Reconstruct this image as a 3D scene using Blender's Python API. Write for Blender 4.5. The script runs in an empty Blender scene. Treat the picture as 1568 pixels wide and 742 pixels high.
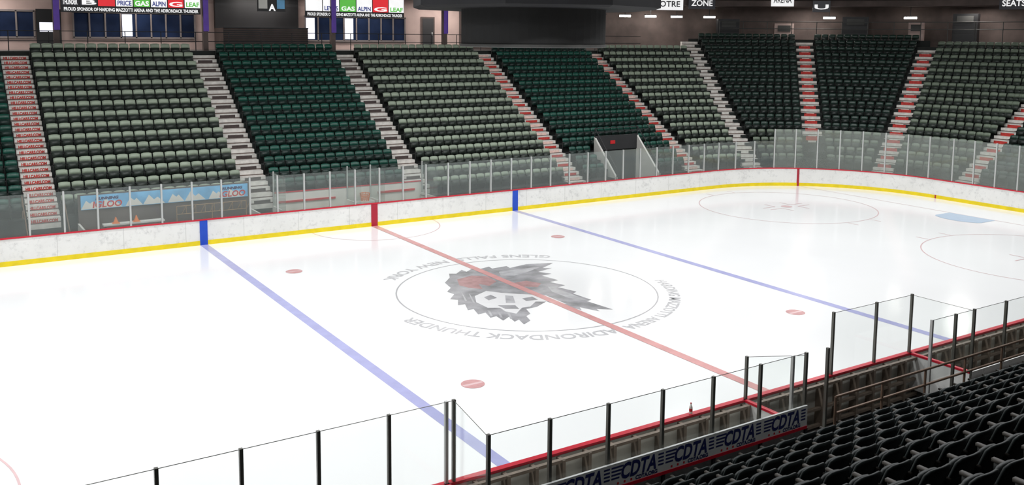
import bpy, math, random
import numpy as np
from mathutils import Matrix, Vector
random.seed(4)
scn=bpy.context.scene
scn.view_settings.view_transform='Standard'
scn.view_settings.look='None'
scn.view_settings.exposure=0.0

# ---------------------------------------------------------------- materials
def srgb(c):
    return tuple(((x/255)/12.92 if x/255<=0.04045 else ((x/255+0.055)/1.055)**2.4) for x in c)
def mat(name,c,rough=0.6,var=0.12,scale=3.0,metal=0.0,spec=0.5,emit=0.0,bump=0.0):
    m=bpy.data.materials.new(name); m.use_nodes=True
    nt=m.node_tree; b=nt.nodes['Principled BSDF']
    c=srgb(c)
    tc=nt.nodes.new('ShaderNodeTexCoord'); nz=nt.nodes.new('ShaderNodeTexNoise')
    nz.inputs['Scale'].default_value=scale; nz.inputs['Detail'].default_value=4
    nt.links.new(tc.outputs['Object'],nz.inputs['Vector'])
    rp=nt.nodes.new('ShaderNodeValToRGB')
    rp.color_ramp.elements[0].position=0.3; rp.color_ramp.elements[1].position=0.7
    rp.color_ramp.elements[0].color=tuple(x*(1-var) for x in c)+(1,)
    rp.color_ramp.elements[1].color=tuple(min(1,x*(1+var)) for x in c)+(1,)
    nt.links.new(nz.outputs['Fac'],rp.inputs['Fac']); nt.links.new(rp.outputs['Color'],b.inputs['Base Color'])
    b.inputs['Roughness'].default_value=rough; b.inputs['Metallic'].default_value=metal
    b.inputs['Specular IOR Level'].default_value=spec
    if emit>0:
        nt.links.new(rp.outputs['Color'],b.inputs['Emission Color']); b.inputs['Emission Strength'].default_value=emit
    return m
def glassmat(name,haze,tint,hazecol):
    m=bpy.data.materials.new(name); m.use_nodes=True
    nt=m.node_tree; nt.nodes.clear()
    o=nt.nodes.new('ShaderNodeOutputMaterial'); t=nt.nodes.new('ShaderNodeBsdfTransparent'); t.inputs[0].default_value=(*tint,1)
    d=nt.nodes.new('ShaderNodeBsdfDiffuse'); d.inputs[0].default_value=(*hazecol,1)
    g=nt.nodes.new('ShaderNodeBsdfGlossy'); g.inputs['Roughness'].default_value=0.05; g.inputs[0].default_value=(.9,.95,.92,1)
    tc=nt.nodes.new('ShaderNodeTexCoord'); nz=nt.nodes.new('ShaderNodeTexNoise'); nz.inputs['Scale'].default_value=1.3
    nt.links.new(tc.outputs['Object'],nz.inputs['Vector'])
    mr=nt.nodes.new('ShaderNodeMapRange'); mr.inputs['To Min'].default_value=haze*.7; mr.inputs['To Max'].default_value=haze*1.3
    nt.links.new(nz.outputs['Fac'],mr.inputs['Value'])
    m1=nt.nodes.new('ShaderNodeMixShader'); nt.links.new(mr.outputs[0],m1.inputs[0]); nt.links.new(t.outputs[0],m1.inputs[1]); nt.links.new(d.outputs[0],m1.inputs[2])
    lw=nt.nodes.new('ShaderNodeLayerWeight'); lw.inputs[0].default_value=.5
    pw=nt.nodes.new('ShaderNodeMath'); pw.operation='POWER'; pw.inputs[1].default_value=4.0; nt.links.new(lw.outputs['Facing'],pw.inputs[0])
    ma=nt.nodes.new('ShaderNodeMath'); ma.operation='MULTIPLY_ADD'; ma.inputs[1].default_value=.35; ma.inputs[2].default_value=.015; nt.links.new(pw.outputs[0],ma.inputs[0])
    m2=nt.nodes.new('ShaderNodeMixShader'); nt.links.new(ma.outputs[0],m2.inputs[0]); nt.links.new(m1.outputs[0],m2.inputs[1]); nt.links.new(g.outputs[0],m2.inputs[2])
    nt.links.new(m2.outputs[0],o.inputs[0]); return m
M={}
M['ice']=mat('ice_white',(244,245,245),0.13,0.012,0.35,spec=0.5)
def board_mat():
    m=mat('board_white',(228,228,225),0.35,0.04,1.0)
    nt=m.node_tree; b=nt.nodes['Principled BSDF']; rp=[n for n in nt.nodes if n.type=='VALTORGB'][0]
    tc=[n for n in nt.nodes if n.type=='TEX_COORD'][0]
    n2=nt.nodes.new('ShaderNodeTexNoise'); n2.inputs['Scale'].default_value=3.6; n2.inputs['Detail'].default_value=12; n2.inputs['Roughness'].default_value=.82
    nt.links.new(tc.outputs['Object'],n2.inputs['Vector'])
    r2=nt.nodes.new('ShaderNodeValToRGB'); r2.color_ramp.elements[0].position=.52; r2.color_ramp.elements[1].position=.64
    r2.color_ramp.elements[0].color=(0,0,0,1); r2.color_ramp.elements[1].color=(.5,.5,.5,1)
    nt.links.new(n2.outputs['Fac'],r2.inputs['Fac'])
    mx=nt.nodes.new('ShaderNodeMixRGB'); mx.inputs[2].default_value=(.36,.36,.36,1)
    nt.links.new(r2.outputs[0],mx.inputs[0]); nt.links.new(rp.outputs[0],mx.inputs[1]); nt.links.new(mx.outputs[0],b.inputs['Base Color'])
    return m
M['board']=board_mat()
M['yellow']=mat('kick_yellow',(228,204,16),.45,.08)
M['red']=mat('cap_red',(196,22,48),.4,.06)
M['dkred']=mat('board_mark_red',(170,24,50),.4,.06)
M['blue']=mat('board_mark_blue',(24,74,190),.4,.05)
M['icered']=mat('ice_line_red',(208,154,152),.25,.09,2)
M['iceblue']=mat('ice_line_blue',(172,174,214),.25,.06,2)
M['icethin']=mat('ice_circle_red',(216,186,187),.25,.05,2)
M['icegray']=mat('ice_circle_gray',(178,178,180),.25,.05,2)
M['dot']=mat('ice_dot_red',(200,152,152),.25,.08,6)
M['crease']=mat('ice_crease_blue',(180,202,224),.25,.03)
M['lg_dark']=mat('logo_dark',(156,156,159),.25,.36,1.4)
M['lg_mid']=mat('logo_mid',(180,180,183),.25,.2,2)
M['lg_red']=mat('logo_red',(176,140,140),.25,.2,3)
M['lg_text']=mat('logo_text',(192,192,194),.25,.08)
M['lg_white']=mat('logo_white',(228,228,229),.25,.03)
M['concrete']=mat('terrace_concrete',(26,30,28),.9,.2,1.5)
M['nconcrete']=mat('near_terrace_concrete',(30,31,32),.9,.2,1.5)
M['step']=mat('step_paint',(204,200,194),.85,.15,5)
M['stepdk']=mat('step_riser_dark',(104,92,86),.85,.2,5)
M['stepred']=mat('step_label_red',(176,46,40),.7,.25,9)
M['steppink']=mat('step_label_pink',(216,184,174),.7,.15,9)
M['steplabel']=mat('step_label_black',(64,52,50),.7,.2,9)
M['white']=mat('white_paint',(214,212,206),.6,.05)
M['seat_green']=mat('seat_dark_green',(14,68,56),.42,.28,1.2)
M['seat_green2']=mat('seat_dark_green_pan_shade',(6,34,28),.5,.25,2)  # pan tones darkened: shade of the gap under the backs put into colour
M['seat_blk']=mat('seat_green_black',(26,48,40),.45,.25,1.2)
M['seat_blk2']=mat('seat_green_black_pan_shade',(12,24,20),.5,.25,2)
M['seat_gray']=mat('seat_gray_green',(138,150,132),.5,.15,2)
M['seat_gray2']=mat('seat_gray_green_pan_shade',(38,46,40),.5,.2,2)
M['seat_gr3']=mat('seat_gray_green_mid',(98,110,94),.5,.15,2)  # gray-green, darker than the backs of the other gray sections
M['seat_under']=mat('seat_steel_dark',(22,26,25),.6,.1,2)
M['seat_near']=mat('near_seat_plastic',(34,40,40),.5,.2,3,spec=.3)
M['arm']=mat('armrest_plastic',(52,48,42),.5,.1,3)
M['alu']=mat('aluminium_post',(188,190,188),.4,.05,metal=.3)
M['dkpost']=mat('dark_post',(96,96,90),.4,.1,metal=.4)
M['glass']=glassmat('rink_glass_clear',.012,(.975,.985,.98),(.6,.64,.62))
M['glassfar']=glassmat('rink_glass_hazy',.09,(.93,.95,.94),(.55,.6,.58))
M['glasstall']=glassmat('rink_glass_end',.17,(.92,.94,.93),(.5,.54,.5))
M['black']=mat('black_paint',(18,18,20),.5,.1)
M['sbdark']=mat('scoreboard_black',(24,24,26),.7,.15,1,spec=.2)
M['sbdrum']=mat('scoreboard_skirt',(44,44,44),.8,.1,1,spec=.2)
M['sbtrim']=mat('scoreboard_trim',(66,66,64),.7,.1,1)
M['seam']=mat('board_seam',(176,176,172),.7,.1,1)
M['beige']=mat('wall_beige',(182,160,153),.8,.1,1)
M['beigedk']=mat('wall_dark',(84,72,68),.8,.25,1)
M['win']=mat('window_dark_glass',(30,42,68),.15,.4,.8)
M['frame']=mat('window_frame',(120,112,110),.5,.1)
M['purple']=mat('purple_banner',(96,62,168),.6,.1)
M['backframe']=mat('board_frame_steel',(120,108,96),.6,.2,4)
M['backpanel']=mat('board_back_panel',(196,196,188),.7,.15,2)
M['rubber']=mat('bench_rubber_floor',(60,56,54),.9,.2,3)
M['benchwood']=mat('bench_wood',(150,118,84),.6,.15,4)
M['rail']=mat('handrail_brown',(122,100,84),.45,.1,metal=.3)
M['sign']=mat('sign_pale',(200,202,200),.5,.05)
M['navy']=mat('sign_navy',(24,34,92),.5,.1)
M['skyblue']=mat('sign_sky_blue',(110,176,220),.5,.2,2)
M['orange']=mat('orange_plastic',(224,116,30),.5,.1)
M['lamp']=mat('lamp_tube',(255,250,240),.5,0,emit=14)
M['winlit']=mat('window_lit',(225,228,240),.5,.1,2,emit=.9)
M['green']=mat('sign_green',(70,140,60),.5,.1)
M['signred']=mat('sign_red',(190,30,36),.5,.1)
for k,c in (('b_white',(230,230,230)),('b_red',(200,30,40)),('b_green',(80,165,60)),('b_navy',(30,44,110)),('b_black',(24,24,28))):
    M[k]=mat('emissive_'+k,c,.4,.04,2,emit=.85)  # emission added to raise the brightness of the sign colours
M['ceil']=mat('ceiling_dark',(70,70,72),.9,.1)
M['floor']=mat('floor_concrete',(92,90,88),.85,.15,1)
M['steel']=mat('steel_dark',(40,40,42),.6,.1)

# ---------------------------------------------------------------- mesh builder
class MB:
    def __init__(s,name): s.n=name; s.v=[]; s.f=[]; s.mi=[]; s.mats=[]
    def m(s,k):
        if k not in s.mats: s.mats.append(k)
        return s.mats.index(k)
    def poly(s,pts,k):
        i=len(s.v); s.v+= [tuple(p) for p in pts]; s.f.append(tuple(range(i,i+len(pts)))); s.mi.append(s.m(k))
    def add(s,vs,fs,k):
        i=len(s.v); s.v+=[tuple(p) for p in vs]; q=s.m(k)
        for f in fs: s.f.append(tuple(a+i for a in f)); s.mi.append(q)
    def hexa(s,p,k):  # 8 pts: bottom 4 ccw, top 4
        s.add(p,[(0,3,2,1),(4,5,6,7),(0,1,5,4),(1,2,6,5),(2,3,7,6),(3,0,4,7)],k)
    def box(s,a,b,k):
        x0,y0,z0=a;x1,y1,z1=b
        s.hexa([(x0,y0,z0),(x1,y0,z0),(x1,y1,z0),(x0,y1,z0),(x0,y0,z1),(x1,y0,z1),(x1,y1,z1),(x0,y1,z1)],k)
    def obox(s,c,T,N,u0,u1,v0,v1,w0,w1,k):
        def P(u,v,w): return (c[0]+T[0]*u+N[0]*v,c[1]+T[1]*u+N[1]*v,w)
        s.hexa([P(u0,v0,w0),P(u1,v0,w0),P(u1,v1,w0),P(u0,v1,w0),P(u0,v0,w1),P(u1,v0,w1),P(u1,v1,w1),P(u0,v1,w1)],k)
    def tube(s,p,q,r,k,n=8):
        p=Vector(p);q=Vector(q);d=(q-p).normalized(); a=d.orthogonal().normalized(); b=d.cross(a)
        vs=[];
        for c in (p,q):
            for i in range(n):
                t=2*math.pi*i/n; vs.append(c+a*math.cos(t)*r+b*math.sin(t)*r)
        fs=[(i,(i+1)%n,n+(i+1)%n,n+i) for i in range(n)]+[tuple(range(n))[::-1],tuple(range(n,2*n))]
        s.add(vs,fs,k)
    def lathe(s,c,prof,k,n=32):
        vs=[];
        for r,z in prof:
            for i in range(n):
                t=2*math.pi*i/n; vs.append((c[0]+r*math.cos(t),c[1]+r*math.sin(t),c[2]+z))
        fs=[]
        for j in range(len(prof)-1):
            for i in range(n): fs.append((j*n+i,j*n+(i+1)%n,(j+1)*n+(i+1)%n,(j+1)*n+i))
        fs.append(tuple(range(n))[::-1]); fs.append(tuple(range((len(prof)-1)*n,len(prof)*n)))
        s.add(vs,fs,k)
    def done(s,parent=None):
        me=bpy.data.meshes.new(s.n); me.from_pydata(s.v,[],s.f)
        for k in s.mats: me.materials.append(M[k])
        me.polygons.foreach_set('material_index',s.mi); me.update()
        o=bpy.data.objects.new(s.n,me); scn.collection.objects.link(o)
        if parent: o.parent=parent
        return o
def empty(name):
    o=bpy.data.objects.new(name,None); scn.collection.objects.link(o); return o
_tc={}
def text2d(s,size=1.0,align='CENTER',bold=0.0,shear=0.0):
    key=(s,size,align,bold,shear)
    if key in _tc: return _tc[key]
    cu=bpy.data.curves.new('t','FONT'); cu.body=s; cu.size=size; cu.align_x=align; cu.offset=bold; cu.shear=shear; cu.resolution_u=3
    o=bpy.data.objects.new('t',cu); scn.collection.objects.link(o); bpy.context.view_layer.update()
    me=bpy.data.meshes.new_from_object(o.evaluated_get(bpy.context.evaluated_depsgraph_get()))
    v=[(a.co.x,a.co.y) for a in me.vertices]; f=[tuple(p.vertices) for p in me.polygons]
    bpy.data.objects.remove(o); bpy.data.curves.remove(cu); bpy.data.meshes.remove(me)
    _tc[key]=(v,f); return v,f
def put_text(mb,s,size,org,U,W,k,bold=0.0,shear=0.0,maxw=None):
    v,f=text2d(s,size,'CENTER',bold,shear)
    sx=1
    if maxw:
        w=max(a[0] for a in v)-min(a[0] for a in v); sx=maxw/w
    mb.add([tuple(org[i]+U[i]*a[0]*sx+W[i]*a[1] for i in range(3)) for a in v],f,k)

# ---------------------------------------------------------------- bowl path (far side, corner, end)
HX,HY,RC=30.48,12.95,8.53
CX,CY=HX-RC,HY-RC
T2=CX+10*math.pi/2
def frame(t,d):
    if t<=CX: return (t,HY+d),(1,0),(0,1)
    if t<T2:
        th=(t-CX)/10; n=(math.sin(th),math.cos(th)); r=RC+d
        return (CX+n[0]*r,CY+n[1]*r),(n[1],-n[0]),n
    return (HX+d,CY-(t-T2)),(0,-1),(1,0)
def scl(t,d): return (RC+d)/10 if CX<t<T2 else 1.0
def samples(a,b,step=1.0):
    pts=[a,b]
    if b>CX and a<T2:
        x=max(a,CX)
        while x<min(b,T2)-1e-6: pts.append(x); x+=step
        pts.append(min(b,T2))
    return sorted(set(round(p,5) for p in pts))
def sweep(mb,prof,ts,k,ks=None,close=False):
    n=len(prof); base=len(mb.v)
    for t in ts:
        for d,z in prof:
            c,_,_=frame(t,d); mb.v.append((c[0],c[1],z))
    rng=range(n) if close else range(n-1)
    for i in range(len(ts)-1):
        for j in rng:
            a=base+i*n+j; b=base+i*n+(j+1)%n
            mb.f.append((a,a+n,b+n,b)); mb.mi.append(mb.m(ks[j] if ks else k))
    if close:
        mb.f.append(tuple(base+j for j in range(n))); mb.mi.append(mb.m(k))
        mb.f.append(tuple(base+(len(ts)-1)*n+j for j in range(n))); mb.mi.append(mb.m(k))

# ---------------------------------------------------------------- ice + markings
def rrect(n=16,hx=HX,hy=HY,r=RC):
    pts=[]
    for sx,sy,a0 in ((1,1,0),(-1,1,90),(-1,-1,180),(1,-1,270)):
        for i in range(n+1):
            a=math.radians(a0+90*i/n); pts.append((sx*(hx-r)+r*math.cos(a),sy*(hy-r)+r*math.sin(a)))
    return pts
ice_root=empty('ice_hockey_rink_ice')
b=MB('ice_surface'); b.poly([(x,y,0) for x,y in rrect()],'ice'); b.done(ice_root)
mk=MB('ice_markings')
def rect(x0,y0,x1,y1,k,z=.003): mk.poly([(x0,y0,z),(x1,y0,z),(x1,y1,z),(x0,y1,z)],k)
def ring(cx,cy,r,w,k,z=.004,a0=0,a1=360,n=96):
    for i in range(n):
        a=math.radians(a0+(a1-a0)*i/n); c=math.radians(a0+(a1-a0)*(i+1)/n)
        mk.poly([(cx+(r-w/2)*math.cos(a),cy+(r-w/2)*math.sin(a),z),(cx+(r+w/2)*math.cos(a),cy+(r+w/2)*math.sin(a),z),(cx+(r+w/2)*math.cos(c),cy+(r+w/2)*math.sin(c),z),(cx+(r-w/2)*math.cos(c),cy+(r-w/2)*math.sin(c),z)],k)
def disc(cx,cy,r,k,z=.005,n=32): mk.poly([(cx+r*math.cos(2*math.pi*i/n),cy+r*math.sin(2*math.pi*i/n),z) for i in range(n)],k)
HYi=HY-.01
rect(-.15,-HYi,.15,HYi,'icered',.008)
for s in (-1,1):
    rect(s*7.83-.16,-HYi,s*7.83+.16,HYi,'iceblue')
    gx=27.13; yy=CY+math.sqrt(RC**2-(gx-CX)**2)-.02
    rect(s*gx-.03,-yy,s*gx+.03,yy,'icethin')
    cr=[(gx-.03,-1.22),(gx-.03,1.22)]
    cr+= [(gx-1.25,1.22)]+[(gx-.0-math.sqrt(max(0,1.83**2-yv**2)) ,yv) for yv in (1.1,.8,.4,0,-.4,-.8,-1.1)]+[(gx-1.25,-1.22)]
    mk.poly([(s*x,y,.006) for x,y in cr],'crease')
    for q in (-1,1):
        disc(s*6.1,q*6.71,.31,'dot'); 
        mk.poly([(s*6.1-.29,q*6.71-.05,.0056),(s*6.1+.29,q*6.71-.05,.0056),(s*6.1+.29,q*6.71+.05,.0056),(s*6.1-.29,q*6.71+.05,.0056)],'icethin')
        ring(s*21.03,q*6.71,4.57,.05,'icethin')
        disc(s*21.03,q*6.71,.30,'icethin')
        for a in (-1,1):
            for c in (-1,1):
                x=s*21.03+a*.6; y=q*6.71+c*.25
                rect(x,y-.03,x+a*.9,y+.03,'icethin',.005) if a>0 else rect(x-.9,y-.03,x,y+.03,'icethin',.005)
                rect(x-.03,min(y,y+c*.75),x+.03,max(y,y+c*.75),'icethin',.0055)
                yb=q*6.71+c*4.57; rect(s*21.03+a*.85-.03,min(yb,yb+c*.6),s*21.03+a*.85+.03,max(yb,yb+c*.6),'icethin')
ring(0,0,4.57,.055,'icegray',a0=0)
ring(0,HYi,3.05,.05,'icethin',a0=180,a1=360,n=48)
def arc_text(s,r0,phc,span,size,sgn,k):
    v,f=text2d(s,size,'CENTER',.012)
    w=max(a[0] for a in v)-min(a[0] for a in v); xm=(max(a[0] for a in v)+min(a[0] for a in v))/2
    out=[]
    for x,y in v:
        u=(x-xm)/w*math.radians(span)
        if sgn>0: ph=math.radians(phc)-u; r=r0+y
        else: ph=math.radians(phc)+u; r=r0-y
        out.append((r*math.cos(ph),r*math.sin(ph),.005))
    mk.add(out,f,k)
arc_text('ADIRONDACK THUNDER',4.95,-131,80,.62,1,'lg_text')
arc_text('HARDING MAZZOTTI ARENA',4.95,-51,72,.55,1,'lg_text')
arc_text('GLENS FALLS  NEW YORK',5.38,90,88,.62,-1,'lg_text')
def LG(u,v):
    u-=807; v-=444; k=1-.003*v
    return (u*.0195-.0456*v*k, -u*.0116-.069*v*k)
def lpoly(pts,k,z):
    mk.poly([(*LG(a,c),z) for a,c in pts],k)
# head outline with ragged mane
lpoly([(676,432),(681,424),(678,418),(690,418),(697,412),(706,415),(718,408),(722,412),(742,407),(748,410),(772,406),(778,409),(806,403),(853,401),(834,409),(850,409),(826,415),(848,418),(832,421),(858,428),(844,431),(868,436),(856,439),(884,446),(878,449),(904,459),(896,461),(932,475),(908,474),(912,478),(884,471),(886,476),(866,469),(850,466),(836,462),(822,470),(806,474),(812,482),(806,486),(812,494),(803,501),(796,492),(790,496),(782,487),(774,494),(764,486),(756,489),(748,480),(738,483),(730,474),(722,476),(716,466),(706,468),(704,459),(692,458),(696,450),(684,446),(688,440)],'lg_dark',.0042)
lpoly([(728,453),(744,445),(768,448),(800,450),(836,452),(866,466),(842,462),(820,462),(812,470),(800,472),(792,482),(776,478),(768,472),(750,472),(732,463)],'lg_white',.0052)
lpoly([(694,427),(716,421),(742,422),(758,430),(748,437),(730,434),(738,442),(716,440),(700,436)],'lg_red',.0052)
lpoly([(782,433),(806,429),(830,433),(824,439),(804,438),(796,442)],'lg_red',.0052)
lpoly([(760,415),(800,410),(832,407),(806,416),(786,421),(764,421)],'lg_mid',.0052)
lpoly([(840,438),(872,448),(900,461),(870,456),(846,446)],'lg_mid',.0052)
for i in range(4):
    x=706+i*12; lpoly([(x,447+i*2),(x+2,448+i*2),(x+12,461+i*2.4),(x+9,461+i*2.4)],'lg_mid',.0050)
for i in range(3):
    x=750+i*14; lpoly([(x,476+i*1.5),(x+4,477+i*1.5),(x+9,486+i*2.5),(x+6,486+i*2.5)],'lg_mid',.0056)
lpoly([(742,455),(752,451),(762,456),(750,460)],'lg_dark',.006)
lpoly([(800,457),(815,454),(824,459),(806,461)],'lg_dark',.006)
lpoly([(774,452),(786,453),(790,464),(776,464)],'lg_mid',.006)
lpoly([(764,468),(790,468),(796,474),(776,474)],'lg_dark',.006)
mk.done(ice_root)

# ---------------------------------------------------------------- dasher boards
root=empty('dasher_boards')
inner=rrect(20)
def ringwall(name,r_in,r_out,z0,z1,k,filt=None):
    mb=MB(name); A=rrect(20,HX+r_in,HY+r_in,RC+r_in); B=rrect(20,HX+r_out,HY+r_out,RC+r_out); n=len(A)
    for i in range(n):
        j=(i+1)%n
        mb.hexa([(*A[i],z0),(*A[j],z0),(*B[j],z0),(*B[i],z0),(*A[i],z1),(*A[j],z1),(*B[j],z1),(*B[i],z1)],k)
    return mb.done(root)
ringwall('board_panels',0,.05,.19,1.05,'board')
ringwall('kick_plate',-.015,.05,0,.19,'yellow')
ringwall('cap_rail',-.03,.10,1.05,1.10,'red')
mb=MB('line_marks')
for s,k in ((-1,'blue'),(1,'blue'),(0,'dkred')):
    for q in (-1,1):
        y0=q*(HY-.02); y1=q*(HY+.02)
        mb.box((s*7.83-.16,min(y0,y1),0),(s*7.83+.16,max(y0,y1),1.06),k)
for s in (-1,1):
    for q in (-1,1):
        yv=q*(CY+math.sqrt(RC**2-(27.13-CX)**2))
        mb.box((s*27.13-.05,yv-.07,0),(s*27.13+.05,yv+.05,1.06),'dkred')
mb.box((HX-.02,4.2,0),(HX+.02,4.28,.2),'dkred')
# panel seams
for i in range(-8,9):
    x=i*2.44+1.2
    mb.box((x-.005,HY-.003,.19),(x+.005,HY+.01,1.05),'seam')
mb.done(root)
# near board rear frame
mb=MB('rear_frame')
for i in range(-24,26):
    x=i*.61
    mb.box((x-.035,-HY-.30,0),(x+.035,-HY-.05,1.03),'backframe')
for z in (.05,.45,.98):
    mb.box((-20,-HY-.28,z),(20,-HY-.20,z+.06),'backframe')
mb.box((-20,-HY-.09,.0),(20,-HY-.051,1.04),'backpanel')
mb.done(root)

# ---------------------------------------------------------------- glass
def pane(mb,p,q,z0,z1,k,th=.012,z1b=None):
    d=Vector((q[0]-p[0],q[1]-p[1])); n=Vector((-d.y,d.x)).normalized()*th/2
    z1b=z1 if z1b is None else z1b
    mb.hexa([(p[0]-n.x,p[1]-n.y,z0),(q[0]-n.x,q[1]-n.y,z0),(q[0]+n.x,q[1]+n.y,z0),(p[0]+n.x,p[1]+n.y,z0),
             (p[0]-n.x,p[1]-n.y,z1),(q[0]-n.x,q[1]-n.y,z1b),(q[0]+n.x,q[1]+n.y,z1b),(p[0]+n.x,p[1]+n.y,z1)],k)
    if k=='glass':
        mb.tube((p[0],p[1],z1+.004),(q[0],q[1],z1b+.004),.006,'dkpost',5)
groot=empty('rink_glass_far_side')
gp=MB('glass_panes'); gq=MB('glass_posts')
t=-29.0
while t<56:
    tall=t>25.3
    z1=3.45 if tall else 2.72
    step=1.22 if not (CX<t<T2) else 1.5
    c,T,N=frame(t,.03); c2,_,_=frame(t+step,.03)
    pane(gp,c,c2,1.10,z1,'glasstall' if tall else 'glassfar')
    gq.obox(c,T,N,-.035,.035,-.03,.05,1.10,z1+.01,'alu')
    t+=step
gp.done(groot); gq.done(groot)
groot=empty('rink_glass_near_side')
gp=MB('glass_panes'); gq=MB('glass_posts')
NY=-HY-.05
def npost(x,y,z0,z1,k='dkpost',w=.028): gq.box((x-w,y-.03,z0),(x+w,y+.03,z1),k)
xs=[-10.15-1.24*i for i in range(12)]
for x in xs: npost(x,NY,1.10,2.59)
for a,c in zip(xs[:-1],xs[1:]): pane(gp,(a,NY),(c,NY),1.10,2.57,'glass')
for a,c in ((-.08,1.5),(1.5,2.89)): pane(gp,(a,NY),(c,NY),1.10,2.57,'glass')
for x in (-.08,1.5,2.89): npost(x,NY,1.10,2.6)
BY=-14.6
bx=[-10.41,-9.22,-7.99,-6.75,-5.5,-4.24,-2.93]
for x in bx: npost(x,BY,.3,2.62)
for a,c in zip(bx[:-1],bx[1:]): pane(gp,(a,BY),(c,BY),1.5,2.60,'glass')
bx2=[1.28,2.2,2.94,4.28,5.6,6.9,8.1,9.4]
for x in bx2: npost(x,BY,.3,2.62,'alu' if x<2 else 'dkpost')
for a,c in zip(bx2[:-1],bx2[1:]): pane(gp,(a,BY),(c,BY),1.2,2.60,'glass')
npost(-2.27,BY,.3,2.6); npost(-3.3,BY+.02,1.1,2.6,'alu')
npost(-2.9,NY,1.1,2.05); pane(gp,(-2.9,NY),(-2.93,BY),1.1,2.03,'glass',z1b=2.55)
pane(gp,(-10.15,NY),(-10.41,BY),1.1,2.57,'glass'); npost(-10.3,NY-.0,1.1,2.59,'alu')
pane(gp,(2.89,NY),(2.94,BY),1.1,2.57,'glass')
gp.done(groot); gq.done(groot)

# players benches (near side)
def players_bench(x0,x1):
    r=empty('players_bench')
    mb=MB('bench_box')
    mb.box((x0,-14.62,0),(x1,-13.25,.18),'rubber')
    for x in (x0,x1):
        mb.box((x-.04,-14.6,.18),(x+.04,-13.05,1.05),'board'); mb.box((x-.05,-14.6,1.05),(x+.05,-13.0,1.10),'red')
    mb.box((x0,-14.64,.18),(x1,-14.57,1.10),'board')
    mb.done(r)
    mb=MB('bench_seat'); mb.box((x0+.2,-14.5,.60),(x1-.2,-14.15,.65),'benchwood')
    x=x0+.5
    while x<x1-.2: mb.box((x-.03,-14.45,.18),(x+.03,-14.2,.6),'steel'); x+=1.6
    mb.done(r); return r
r=players_bench(-10.3,-2.93)
r2=players_bench(2.94,10.4)
sg=MB('advertising_board')
sg.box((-10.35,-14.70,1.06),(-2.93,-14.645,1.12),'red')
sg.box((-10.35,-14.69,1.12),(-2.93,-14.645,1.54),'sign')
for a in bx: sg.box((a-.03,-14.69,0),(a+.03,-14.645,1.06),'steel')
for a,c in zip(bx[:-1],bx[1:]):
    xm=(a+c)/2
    put_text(sg,'CDTA',.38,(xm,-14.694,1.235),(1,0,0),(0,0,1),'navy',.012,.25,maxw=.80)
    put_text(sg,'CDTA.ORG',.1,(xm+.2,-14.694,1.14),(1,0,0),(0,0,1),'navy',.004)
    for q in (-.45,-.3,-.15):
        sg.poly([(xm+q-.02,-14.693,1.15),(xm+q+.02,-14.693,1.15),(xm+q+.02,-14.693,1.19),(xm+q-.02,-14.693,1.19)],'signred')
    for i in range(4):
        z=1.26+i*.065; sg.poly([(xm-.60,-14.693,z),(xm-.42+i*.03,-14.693,z),(xm-.42+i*.03,-14.693,z+.03),(xm-.60,-14.693,z+.03)],'navy')
    for i in range(4):
        z=1.26+i*.065; sg.poly([(xm+.47,-14.693,z),(xm+.60,-14.693,z),(xm+.60,-14.693,z+.03),(xm+.47,-14.693,z+.03)],'navy')
sg.done()
# bottle on cap rail
wb=MB('water_bottle'); wb.lathe((-4.49,-12.98,1.10),[(.035,0),(.037,.02),(.037,.13),(.03,.16),(.013,.19),(.013,.21)],'white',16)
wb.lathe((-4.49,-12.98,1.31),[(.016,0),(.016,.025)],'signred',12); wb.lathe((-4.49,-12.98,1.15),[(.0375,0),(.0375,.06)],'signred',16); wb.done()

# ---------------------------------------------------------------- far stands
RD,RR,D0,Z0=.66,.437,14.2-HY,.95
def rowd(i): return D0+RD*i
def rowz(i): return Z0+RR*i
AISLES=[-22.4,-13.65,-4.7,3.3,12.7,21.6,CX+3.927,CX+7.854,CX+11.781,T2+1.12,T2+9.5]
SEC=[ # t0,t1,i0,N,mat
 (-30,-22.4,1,16,'seat_gray'),(-22.4,-13.65,1,16,'seat_green'),(-13.65,-4.7,1,16,'seat_gray'),(-4.7,3.3,1,16,'seat_green'),
 (3.3,12.7,0,16,'seat_gray'),(12.7,21.6,0,16,'seat_green'),(21.6,AISLES[6],0,16,'seat_gray'),
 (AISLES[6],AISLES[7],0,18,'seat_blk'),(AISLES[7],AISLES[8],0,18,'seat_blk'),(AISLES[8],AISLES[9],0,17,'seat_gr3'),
 (AISLES[9],AISLES[10],0,17,'seat_blk'),(AISLES[10],56,0,17,'seat_green')]
PX0,PX1,PY=15.4,18.6,16.3   # vomitory
NPR=int(round((PY-HY-D0)/RD))  # rows removed by portal
PYd=rowd(NPR)
terr=MB('seating_terrace')
def prof(i0,N):
    p=[(rowd(i0),0)]
    for i in range(i0,N):
        p+=[(rowd(i),rowz(i)),(rowd(i+1),rowz(i))]
    p+=[(rowd(N),7.95 if N<=16 else rowz(N)-.0),(12.2 if N<=16 else rowd(N)+.6,7.95 if N<=16 else rowz(N))]
    return p
for t0,t1,i0,N,_ in SEC:
    if t0==12.7:
        sweep(terr,prof(0,N),[t0,PX0],'concrete'); sweep(terr,prof(0,N),[PX1,t1],'concrete'); sweep(terr,prof(NPR,N),[PX0,PX1],'concrete')
    else: sweep(terr,prof(i0,N),samples(t0,t1),'concrete')
terr.done()
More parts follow.
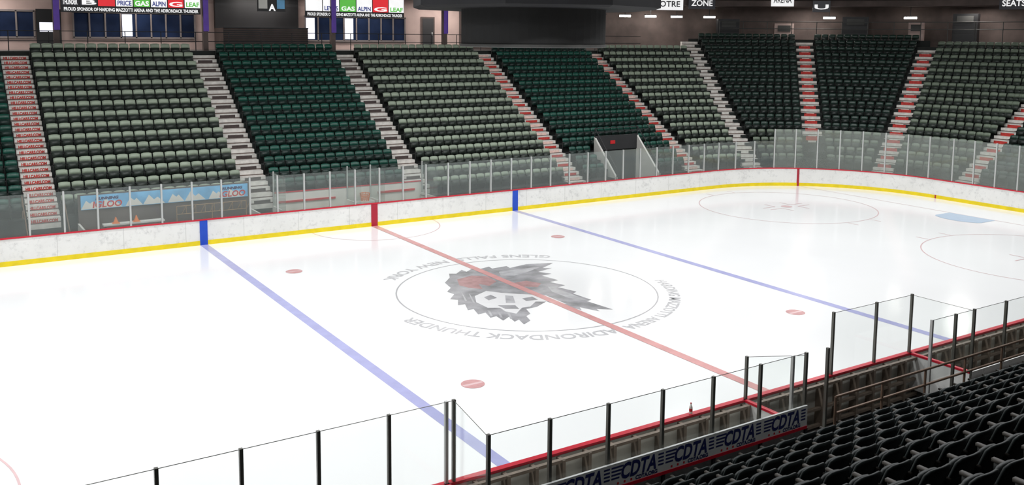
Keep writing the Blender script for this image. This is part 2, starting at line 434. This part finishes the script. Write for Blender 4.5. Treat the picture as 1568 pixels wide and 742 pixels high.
# seat template (quads only)
def tpl_box(V,F,Q,a,b,mi,sk=0.0):
    i=len(V); x0,y0,z0=a;x1,y1,z1=b
    V+=[(x0,y0,z0),(x1,y0,z0),(x1,y1,z0),(x0,y1,z0),(x0,y0+sk,z1),(x1,y0+sk,z1),(x1,y1+sk,z1),(x0,y1+sk,z1)]
    for f in [(0,3,2,1),(4,5,6,7),(0,1,5,4),(1,2,6,5),(2,3,7,6),(3,0,4,7)]: F.append(tuple(x+i for x in f)); Q.append(mi)
def tpl_shell(V,F,Q,w,z0,z1,y0,sk,curv,th,mi,nx=6,nz=4,drop=.05,taper=.0):
    i0=len(V); 
    for side in (0,1):
        for j in range(nz+1):
            s=j/nz
            for i in range(nx+1):
                a=-1+2*i/nx
                x=a*w/2*(1-taper*s*s); z=z0+(z1-z0)*s-drop*abs(a)**4*s
                y=y0+sk*s-curv*a*a+side*th
                V.append((x,y,z))
    n=(nx+1)*(nz+1)
    def I(side,i,j): return i0+side*n+j*(nx+1)+i
    for j in range(nz):
        for i in range(nx):
            F.append((I(0,i,j),I(0,i+1,j),I(0,i+1,j+1),I(0,i,j+1))); F.append((I(1,i,j),I(1,i,j+1),I(1,i+1,j+1),I(1,i+1,j))); Q+=[mi,mi]
    for i in range(nx):
        F.append((I(0,i,nz),I(0,i+1,nz),I(1,i+1,nz),I(1,i,nz))); F.append((I(0,i+1,0),I(0,i,0),I(1,i,0),I(1,i+1,0))); Q+=[mi,mi]
    for j in range(nz):
        F.append((I(0,0,j),I(0,0,j+1),I(1,0,j+1),I(1,0,j))); F.append((I(0,nx,j+1),I(0,nx,j),I(1,nx,j),I(1,nx,j+1))); Q+=[mi,mi]
V,F,Q=[],[],[]
tpl_shell(V,F,Q,.455,.62,.84,.40,.07,.03,.025,0,nx=4,nz=2,drop=.03)
tpl_shell(V,F,Q,.45,.42,.62,.385,.01,.03,.025,2,nx=4,nz=1,drop=0)
tpl_shell(V,F,Q,.43,.34,.60,.30,.06,.02,.045,2,nx=2,nz=1,drop=.02)
tpl_box(V,F,Q,(-.25,.36,.0),(-.225,.42,.62),1)
tpl_box(V,F,Q,(-.253,.18,.56),(-.222,.44,.59),1)
FAR=(np.array(V,float),np.array(F),np.array(Q))
V,F,Q=[],[],[]
tpl_shell(V,F,Q,.48,.42,.86,.42,.13,.055,.03,0,nx=8,nz=5,drop=.06,taper=.06)
tpl_shell(V,F,Q,.44,.40,.76,.26,.12,-.02,.05,0,nx=6,nz=3,drop=.04)
tpl_box(V,F,Q,(-.275,.34,.0),(-.245,.46,.60),1,.03)
tpl_box(V,F,Q,(-.285,.12,.60),(-.235,.50,.635),2)
tpl_box(V,F,Q,(-.275,.14,.50),(-.25,.40,.60),1)
tpl_box(V,F,Q,(-.29,.30,.0),(-.23,.52,.02),1)
NEAR=(np.array(V,float),np.array(F),np.array(Q))
def instances(name,tpl,placements,mats):
    """placements: list of (x,y,z,Tx,Ty,Nx,Ny)"""
    if not placements: return
    V,F,Q=tpl; P=np.array(placements); n=len(P)
    W=np.empty((n,len(V),3))
    W[:,:,0]=P[:,0,None]+V[None,:,0]*P[:,3,None]+V[None,:,1]*P[:,5,None]
    W[:,:,1]=P[:,1,None]+V[None,:,0]*P[:,4,None]+V[None,:,1]*P[:,6,None]
    W[:,:,2]=P[:,2,None]+V[None,:,2]
    FF=(F[None]+np.arange(n)[:,None,None]*len(V)).reshape(-1,4)
    me=bpy.data.meshes.new(name)
    me.vertices.add(n*len(V)); me.vertices.foreach_set('co',W.reshape(-1).astype(np.float32))
    me.loops.add(len(FF)*4); me.loops.foreach_set('vertex_index',FF.reshape(-1).astype(np.int32))
    me.polygons.add(len(FF)); me.polygons.foreach_set('loop_start',np.arange(0,len(FF)*4,4,dtype=np.int32))
    for k in mats: me.materials.append(M[k])
    me.polygons.foreach_set('material_index',np.tile(Q,n).astype(np.int32))
    me.update(calc_edges=True); me.validate()
    o=bpy.data.objects.new(name,me); scn.collection.objects.link(o); return o
PAN_SHADE={'seat_gray':'seat_gray2','seat_green':'seat_green2','seat_blk':'seat_blk2','seat_gr3':'seat_gray2'}  # dark lower-seat colours painting the shade between rows
for t0,t1,i0,N,mk_ in SEC:
    pl=[]; pl2=[]
    for i in range(i0,N):
        d=rowd(i)
        tm=(t0+t1)/2; s=scl(tm,d+.35)
        a=t0+.66/s; c=t1-.66/s
        L=(c-a)*s; n=int(L/.50); 
        for j in range(n):
            t=a+(c-a)*(j+.5)/n
            if t0==12.7 and i<NPR and PX0-.35<t<PX1+.35: continue
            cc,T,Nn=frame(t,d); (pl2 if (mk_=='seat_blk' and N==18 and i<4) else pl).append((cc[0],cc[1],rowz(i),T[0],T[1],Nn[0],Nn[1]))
    instances('stadium_seats',FAR,pl,[mk_,'seat_under',PAN_SHADE[mk_]])
    instances('stadium_seats',FAR,pl2,['seat_gr3','seat_under','seat_gray2'])  # low corner rows: haze of the milky glass put into a paler seat colour
# aisles
STY={-13.65:'text',-22.4:'text',-4.7:'label',3.3:'label',12.7:'redp',21.6:'redp'}
for ia,t in enumerate(AISLES):
    st=STY.get(t,'redp')
    N=16 if ia<6 else (18 if ia in (6,7) else 17)
    i0=1 if t<4 else 0
    if ia==6: st='none'
    if ia>=7: st='plate'
    if ia==7: i0=4
    mb=MB('aisle_stairs')
    for i in range(i0,N):
        d=rowd(i); z=rowz(i); c,T,Nn=frame(t,d)
        mb.obox(c,T,Nn,-.6,.6,-.012,RD+.0,z-RR+.01,z+.012,'step')
        mb.obox(c,T,Nn,-.6,.6,RD-.33,RD-.012,z,z+RR/2,'step')
        for vv,zb in ((-.016,z-RR/2+.012),(RD-.334,z+.012)):
            h=RR/2-.045
            def P(u,w): return (c[0]+T[0]*u+Nn[0]*vv,c[1]+T[1]*u+Nn[1]*vv,w)
            def PP(u,w,e=.003): return (c[0]+T[0]*u+Nn[0]*(vv-e),c[1]+T[1]*u+Nn[1]*(vv-e),w)
            mb.poly([P(-.6,zb),P(.6,zb),P(.6,zb+.055),P(-.6,zb+.055)],'stepdk')  # darker band along the foot of each riser
            if st=='text':
                o=PP(0,zb+.045)
                put_text(mb,'HILLCARS.COM',.17,(o[0],o[1],o[2]),(T[0],T[1],0),(0,0,1),'stepred',.009,0,.98)
            elif st=='label':
                if vv<0: mb.poly([PP(-.38,zb+.02),PP(.38,zb+.02),PP(.38,zb+h),PP(-.38,zb+h)],'steplabel')
            elif st=='redp':
                mb.poly([PP(-.40,zb+.04),PP(.40,zb+.04),PP(.40,zb+h),PP(-.40,zb+h)],'stepred' if vv<0 else 'steppink')
            elif st=='plate':
                if vv<0: mb.poly([PP(-.40,zb-.1),PP(.40,zb-.1),PP(.40,zb+h),PP(-.40,zb+h)],'stepred')
    mb.done()
# vomitory portal
r=empty('vomitory_portal'); mb=MB('portal_walls')
y0=HY+D0-.1; y1=HY+PYd; 
for x,k in ((PX0,'white'),(PX1,'white')):
    mb.add([(x-.06,y0,0),(x+.06,y0,0),(x+.06,y1,0),(x-.06,y1,0),(x-.06,y0,1.0),(x+.06,y0,1.0),(x+.06,y1,3.1),(x-.06,y1,3.1)],
      [(0,3,2,1),(4,5,6,7),(0,1,5,4),(1,2,6,5),(2,3,7,6),(3,0,4,7)],k)
mb.box((PX0,y1-.05,2.3),(PX1,y1+.06,3.15),'steel'); mb.box((PX0,y1+.5,0),(PX1,y1+.6,2.4),'black')  # black end panel paints the darkness inside the opening
mb.box((PX0+.05,y0,0),(PX1-.05,y1+.5,.05),'rubber')
mb.box((PX0+1.1,y1-.08,2.65),(PX0+1.45,y1-.052,2.85),'signred')
mb.done(r)
mb=MB('portal_handrail')
for x in (PX0,PX1):
    mb.tube((x,y0,1.45),(x,y1,3.6),.025,'steel'); mb.tube((x,y0,0),(x,y0,1.45),.025,'steel'); mb.tube((x,y1,3),(x,y1,3.6),.025,'steel')
mb.tube((PX0,y1,3.6),(PX1,y1,3.6),.025,'steel'); mb.tube((PX0,y1,3.35),(PX1,y1,3.35),.02,'steel')
mb.done(r)

# far side boxes
def fbox(name,x0,x1):
    r=empty(name); mb=MB('box_shell')
    mb.box((x0,HY+.1,0),(x1,14.75,.25),'rubber')
    for x in (x0,x1): mb.box((x-.04,HY+.1,.25),(x+.04,14.8,1.06),'white')
    mb.box((x0+.2,14.35,.65),(x1-.2,14.65,.70),'benchwood')
    x=x0+.4
    while x<x1-.1: mb.box((x-.03,14.4,.25),(x+.03,14.6,.65),'steel'); x+=1.2
    mb.done(r); return r
r=fbox('team_bench_box',-12.4,-5.3)
b2=MB('bench_parapet'); b2.box((-12.4,14.76,0),(-5.3,14.84,2.25),'beigedk'); b2.done(r)
sg=MB('advertising_banner'); 
sg.box((-12.3,14.70,1.62),(-5.4,14.755,2.2),'skyblue')
def Yt(s,size,x,z,k,mw=None): put_text(sg,s,size,(x,14.694,z),(1,0,0),(0,0,1),k,.01,.15,mw)
for i in range(4):
    x=-11.5+i*1.72
    sg.poly([(x-.8,14.697,1.64),(x-.1,14.697,1.64),(x-.35,14.697,1.95),(x-.45,14.697,1.86),(x-.6,14.697,2.0)],'white')
    sg.poly([(x-.1,14.697,1.64),(x+.8,14.697,1.64),(x+.5,14.697,1.93),(x+.35,14.697,1.83),(x+.15,14.697,2.05)],'white')
for x in (-11.3,-6.1):
    Yt('IGLOO',.36,x,1.68,'signred',1.15); Yt('RUNNING',.15,x,2.0,'navy',.9)
sg.done()
rk=MB('stick_rack')
for z in (1.15,1.5): rk.tube((-8.6,14.3,z),(-5.6,14.3,z),.02,'benchwood',6)
for i in range(16):
    x=-8.6+i*.2; rk.tube((x,14.3,1.15),(x+(.2 if i%2 else -.0),14.3,1.5),.012,'benchwood',5)
for x in (-8.6,-7.1,-5.6): rk.tube((x,14.3,.25),(x,14.3,1.5),.02,'benchwood',6)
rk.done()
ct=MB('bench_counter'); ct.box((-11.6,13.8,1.02),(-9.2,14.2,1.08),'white')
for x in (-11.5,-9.3): ct.box((x-.03,13.95,.25),(x+.03,14.05,1.02),'steel')
ct.done()
for x in (-11.1,-10.3):
    tc_=MB('traffic_cone'); tc_.box((x-.14,13.86,1.08),(x+.14,14.14,1.10),'orange'); tc_.lathe((x,14.0,1.10),[(.11,0),(.06,.12),(.02,.24)],'orange',16); tc_.done()
r=fbox('penalty_box',-4.2,-.6); r_=fbox('penalty_box',.6,3.4)
mb=MB('scorekeeper_box'); mb.box((-4.2,14.76,0),(3.4,14.84,1.62),'white'); mb.box((-4.2,14.74,1.62),(3.4,14.86,1.66),'red')
mb.box((-4.0,14.72,1.15),(-1.2,14.758,1.24),'signred'); mb.box((1.0,14.72,1.2),(3.0,14.758,1.3),'signred')
for x in (-4.2,-.6,.6,3.4):
    pane(mb,(x,HY+.12),(x,14.75),1.06,2.6,'glassfar'); mb.box((x-.03,14.7,1.0),(x+.03,14.76,2.65),'alu')
mb.box((-.5,14.0,.25),(.5,14.5,1.0),'white'); mb.done()
def basket(x,y,z):
    mb=MB('puck_basket'); n=12
    for zz,rr in ((0,.18),(.12,.2),(.24,.22),(.36,.24)):
        pts=[(x+rr*math.cos(2*math.pi*i/n),y+rr*math.sin(2*math.pi*i/n),z+zz) for i in range(n)]
        for i in range(n): mb.tube(pts[i],pts[(i+1)%n],.014,'orange',5)
    for i in range(n):
        a=2*math.pi*i/n; mb.tube((x+.18*math.cos(a),y+.18*math.sin(a),z),(x+.24*math.cos(a),y+.24*math.sin(a),z+.36),.012,'orange',5)
    mb.done()
basket(0.1,14.25,1.0)
# handrails near left stairs
hr=MB('stair_handrail')
for x in (-14.4,-12.9):
    hr.tube((x,13.5,1.0),(x,15.2,2.3),.025,'rail'); hr.tube((x,13.5,.0),(x,13.5,1.0),.025,'rail'); hr.tube((x,15.2,1.3),(x,15.2,2.3),.025,'rail')
hr.done()
# floor strip
fl=MB('floor'); fl.box((-46,-32,-.3),(48,30,-.02),'floor'); fl.done()

# ---------------------------------------------------------------- concourse & back walls
cf=MB('concourse_floor'); sweep(cf,[(12.1,7.95),(12.1,7.7),(20,7.7),(20,7.95)],samples(-32,58),'floor',close=True); cf.done()
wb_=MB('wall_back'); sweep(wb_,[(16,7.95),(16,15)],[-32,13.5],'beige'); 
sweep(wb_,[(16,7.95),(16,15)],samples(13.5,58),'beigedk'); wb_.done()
cl=MB('concourse_soffit'); sweep(cl,[(12.8,11.2),(12.8,11.6),(15.95,11.6),(15.95,11.2)],samples(-32,58),'beigedk',close=True); cl.done()
YW=HY+16
wn=[0]
def window(x0,x1,z0,z1,n,lit=()):
    wn[0]+=1
    mb=MB('window_%d'%wn[0]); mb.box((x0,YW-.06,z0),(x1,YW-.02,z1),'win')
    w=(x1-x0)/n
    for i in range(n+1): mb.box((x0+i*w-.04,YW-.12,z0),(x0+i*w+.04,YW-.05,z1),'frame')
    for i in lit: mb.box((x0+i*w+.08,YW-.08,z0+.1),(x0+(i+.75)*w,YW-.062,z1-.1),'winlit')
    for z in (z0,z1): mb.box((x0-.05,YW-.12,z-.05),(x1+.05,YW-.05,z+.05),'frame')
    mb.done()
window(-10.4,-4.0,8.6,10.0,8,(3,)); window(2.6,9.4,8.5,10.0,8,(0,3)); window(-19,-12.3,8.6,10,8,(2,5))
mb=MB('door_1'); mb.box((10.6,YW-.08,7.95),(11.6,YW-.02,10.1),'beigedk'); mb.box((10.7,YW-.1,8.0),(11.5,YW-.07,10.0),'steel'); mb.box((11.35,YW-.13,8.9),(11.42,YW-.1,9.1),'alu'); mb.done()
mb=MB('door_2'); mb.box((-12.2,YW-.08,7.95),(-11.0,YW-.02,10.1),'black'); mb.box((-12.05,YW-.11,8.9),(-11.15,YW-.07,9.4),'winlit'); mb.done()
# dark press platform between
mb=MB('press_box'); mb.box((-2.9,27.0,7.95),(2.1,YW-.1,9.2),'beigedk'); 
for i in range(9): mb.box((-2.9,26.95,8.1+i*.12),(2.1,27.0,8.14+i*.12),'steel')
mb.box((-2.9,26.9,9.2),(2.1,27.3,9.26),'steel'); mb.box((-2.9,28.6,9.2),(2.1,YW-.1,11),'black'); mb.done()
# columns w/ purple banners
for x in (-19,-11.65,-4.3,3.05,10.5,17.9):
    mb=MB('concourse_column'); mb.box((x-.13,25.35,7.95),(x+.13,25.65,14.9),'beigedk'); mb.box((x-.12,25.28,9.0),(x+.16,25.34,10.9),'purple'); mb.done()
# sponsor banners between columns
def banner(x0,x1,cols):
    mb=MB('sponsor_banner'); y=25.5
    mb.box((x0,y,9.9),(x1,y+.06,11.1),'black')
    put_text(mb,'PROUD SPONSOR OF HARDING MAZZOTTI ARENA AND THE ADIRONDACK THUNDER',.24,((x0+x1)/2,y-.01,9.98),(1,0,0),(0,0,1),'b_white',.006,0,(x1-x0)*.96)
    x=x0
    w=(x1-x0)/len(cols)
    for i,(k,s,k2) in enumerate(cols):
        mb.box((x0+i*w+.03,y-.03,10.24),(x0+(i+1)*w-.03,y,11.05),k)
        if s: put_text(mb,s,.34,(x0+(i+.5)*w,y-.04,10.3),(1,0,0),(0,0,1),k2,.01,0,w*.8)
    mb.tube((x0+.3,y,11.1),(x0+.3,y,14.8),.02,'steel'); mb.tube((x1-.3,y,11.1),(x1-.3,y,14.8),.02,'steel'); mb.done()
banner(-11.4,-4.5,[('b_black','THUNDER','b_white'),('b_black','B','b_white'),('b_red','',''),('b_white','PRICE','b_navy'),('b_green','GAS','b_white'),('b_white','ALPIN','b_navy'),('b_red','G','b_white'),('b_white','LEAF','b_green')])
banner(1.4,7.7,[('b_white','','orange'),('b_white','LEWIS','b_navy'),('b_green','GAS','b_white'),('b_white','ALPIN','b_navy'),('b_red','G','b_white'),('b_white','LEAF','b_green')])
mb=MB('section_sign'); mb.box((-1.4,25.4,10.15),(.2,25.46,11.1),'black'); mb.box((-1.35,25.37,10.3),(-.85,25.4,10.8),'white'); mb.box((-.3,25.37,10.3),(.15,25.4,10.8),'skyblue')
put_text(mb,'A',.5,(-.58,25.36,10.2),(1,0,0),(0,0,1),'b_white',.02); mb.tube((-1,25.43,11.1),(-1,25.43,14.8),.02,'steel'); mb.tube((-.1,25.43,11.1),(-.1,25.43,14.8),.02,'steel'); mb.done()
# guard rail at concourse edge
gr=MB('concourse_guardrail')
for z in (8.45,8.95):
    ts=samples(-30,24,1.5); 
    for a,c in zip(ts[:-1],ts[1:]):
        p,_,_=frame(a,12.6); q,_,_=frame(c,12.6); gr.tube((*p,z),(*q,z),.02,'steel',5)
t=-30
while t<24:
    p,_,_=frame(t,12.6); gr.tube((*p,7.95),(*p,8.95),.025,'steel',5); t+=1.8
gr.done()
# concourse tube lamps, right side
for k,t in enumerate((19.4,20.8,23.0,23.9,24.8,25.7,26.8,30.6,33.0)):
    mb=MB('fluorescent_lamp'); c,T,N=frame(t,14.6); mb.obox(c,T,N,-.42,.42,-.08,.08,10.36,10.5,'lamp'); mb.obox(c,T,N,-.46,.46,-.12,.12,10.5,10.56,'steel')
    mb.obox(c,T,N,-.02,.02,-.02,.02,10.56,11.2,'steel'); mb.done()
# hanging signs, right
def hsign(t,d,w,z0,z1,k,s,k2):
    mb=MB('hanging_sign'); c,T,N=frame(t,d); mb.obox(c,T,N,-w/2,w/2,-.04,.04,z0,z1,k)
    if s:
        put_text(mb,s,(z1-z0)*.6,(c[0]-N[0]*.05,c[1]-N[1]*.05,z0+(z1-z0)*.25),(T[0],T[1],0),(0,0,1),k2,.01,0,w*.8)
    for q in (-.4,.4): mb.obox(c,T,N,q*w-.02,q*w+.02,-.02,.02,z1,14.9,'steel')
    mb.done()
hsign(24.9,12.4,2.6,10.85,11.8,'b_white','NOTRE','b_black'); hsign(26.2,12.4,2.0,10.95,11.9,'b_black','ZONE','b_white'); hsign(30.3,12.4,1.2,10.8,11.6,'b_black','U','b_white')
hsign(29.0,12.4,1.6,11.2,12.2,'b_white','ARENA','b_black')
hsign(38.5,12.6,2.4,10.4,11.1,'b_black','TIRES','b_white'); hsign(36.2,12.6,1.8,10.9,11.8,'b_black','SEATS','b_white')
# press gantry with clutter at the corner
pg=empty('press_gantry'); mb=MB('gantry_deck')
for t,w,z0,z1,k in ((27.4,1.6,9.3,10.3,'steel'),(29.2,1.4,9.3,10.0,'beige'),(31.4,1.8,9.3,10.5,'steel'),(33.2,1.0,9.3,10.1,'beige'),(34.6,1.6,9.3,10.7,'black'),(37.4,1.4,9.3,10.2,'steel')):
    c,T,N=frame(t,14.5); mb.obox(c,T,N,-w/2,w/2,-.3,.3,7.95,z1,k)
    mb.obox(c,T,N,-w/3,w/3,-.34,-.3,z1-.6,z1-.15,'sbtrim')
ts=samples(27,42,.8)
for a,q in zip(ts[:-1],ts[1:]):
    for z in (9.6,10.1,11.4):
        p1,_,_=frame(a,13.4); p2,_,_=frame(q,13.4); mb.tube((*p1,z),(*p2,z),.03 if z<11 else .08,'sbtrim',5)
for a in ts:
    p1,_,_=frame(a,13.4); mb.tube((*p1,7.95),(*p1,10.1),.03,'sbtrim',5)
mb.done(pg)
# scoreboard
sb=empty('hanging_scoreboard'); mb=MB('scoreboard_body'); c=(.15,0)
mb.lathe((*c,0),[(2.42,8.58),(2.46,8.66),(2.46,9.9)],'sbdrum',48); mb.lathe((*c,0),[(2.40,8.52),(2.50,8.54),(2.50,8.62),(2.42,8.64)],'sbtrim',48)
mb.lathe((*c,0),[(4.1,9.78),(4.3,9.85),(4.3,12.6),(3.9,12.8)],'sbdark',8)
for a in range(4):
    an=math.radians(45+90*a); mb.tube((c[0]+3*math.cos(an),c[1]+3*math.sin(an),12.7),(c[0]+3*math.cos(an),c[1]+3*math.sin(an),15),.04,'steel')
mb.done(sb)
# ---------------------------------------------------------------- near stands
ND,NR_,NZ0,NY0=.82,.42,.65,-15.0
nt_=MB('near_seating_terrace')
pr=[(NY0,0)]
for i in range(16): pr+=[(NY0-ND*i,NZ0+NR_*i),(NY0-ND*(i+1),NZ0+NR_*i)]
for a,c in zip(pr[:-1],pr[1:]):
    nt_.poly([(-26,a[0],a[1]),(26,a[0],a[1]),(26,c[0],c[1]),(-26,c[0],c[1])],'nconcrete')
nt_.done()
pl=[]
for i in range(14):
    x=-19.0
    while x<14:
        pl.append((x,NY0-ND*i,NZ0+NR_*i,-1,0,0,-1)); x+=.56
instances('arena_seats_near_side',NEAR,pl,['seat_near','seat_under','arm'])
hr=MB('front_handrail')
for z in (1.35,1.7): hr.tube((-2.4,-14.95,z),(9,-14.95,z),.028,'rail')
x=-2.4
while x<9: hr.tube((x,-14.95,0),(x,-14.95,1.7),.028,'rail'); x+=1.5
hr.done()
# room shell
w=MB('wall_left'); w.box((-46.3,-32,-.3),(-46,30,15),'beigedk'); w.done()
w=MB('wall_near'); w.box((-46,-32.3,-.3),(48,-32,15),'beigedk'); w.done()
w=MB('ceiling'); w.box((-46,-32,15),(48,31,15.2),'ceil'); w.done()
# ---------------------------------------------------------------- lights
def area(x,y,z,sx,sy,p,col=(.985,.99,1.0),spread=180,rot=(0,0,0)):
    l=bpy.data.lights.new('arena_light','AREA'); l.shape='RECTANGLE'; l.size=sx; l.size_y=sy; l.energy=p; l.color=col; l.spread=math.radians(spread)
    o=bpy.data.objects.new('arena_light',l); o.location=(x,y,z); o.rotation_euler=rot; scn.collection.objects.link(o)
def fixture(x,y,p):
    f=MB('ceiling_light_fixture'); f.box((x-1.1,y-.5,14.3),(x+1.1,y+.5,14.5),'steel'); f.box((x-.03,y-.03,14.5),(x+.03,y+.03,15),'steel'); f.done()
    area(x,y,14.27,2.0,.9,p)
for ix in range(6):
    for iy in (-9,0,9):
        fixture(-27+ix*10.8,iy,(750,750,740,720,690,650)[ix])
for x in (-12,-3,6,15): fixture(x,-19.5,170)  # added fixtures, put over the near stands to brighten sign and seats
for x in (-15,-7,0,6,12): area(x,27.3,11.1,3,1,150,(1,.93,.88))  # unseen lamps added under the soffit to lift the concourse wall
for t in (20,25,30,35,39):  # further unseen lamps, added to brighten the right-hand concourse
    c,T,N=frame(t,14); area(c[0],c[1],11.1,1.5,1.5,130,(1,.95,.9))
wd=bpy.data.worlds.new('w'); scn.world=wd; wd.use_nodes=True; wd.node_tree.nodes['Background'].inputs[0].default_value=(.6,.65,.7,1); wd.node_tree.nodes['Background'].inputs[1].default_value=.05
# ---------------------------------------------------------------- camera
yaw,pitch,roll=.56913,.11516,.00875
f=Vector((math.sin(yaw)*math.cos(pitch),math.cos(yaw)*math.cos(pitch),-math.sin(pitch)))
r=Vector((math.cos(yaw),-math.sin(yaw),0)); u=r.cross(f)
c_,s_=math.cos(roll),math.sin(roll); r2=r*c_+u*s_; u2=-r*s_+u*c_
cam=bpy.data.cameras.new('camera'); co=bpy.data.objects.new('camera',cam); scn.collection.objects.link(co)
mtx=Matrix(((r2.x,u2.x,-f.x,-17.76137),(r2.y,u2.y,-f.y,-26.70819),(r2.z,u2.z,-f.z,8.88573),(0,0,0,1)))
co.matrix_world=mtx
cam.sensor_width=36; cam.lens=1428.6/1568*36; cam.shift_y=-150.308/1568; cam.clip_end=300; cam.clip_start=.1
scn.camera=co
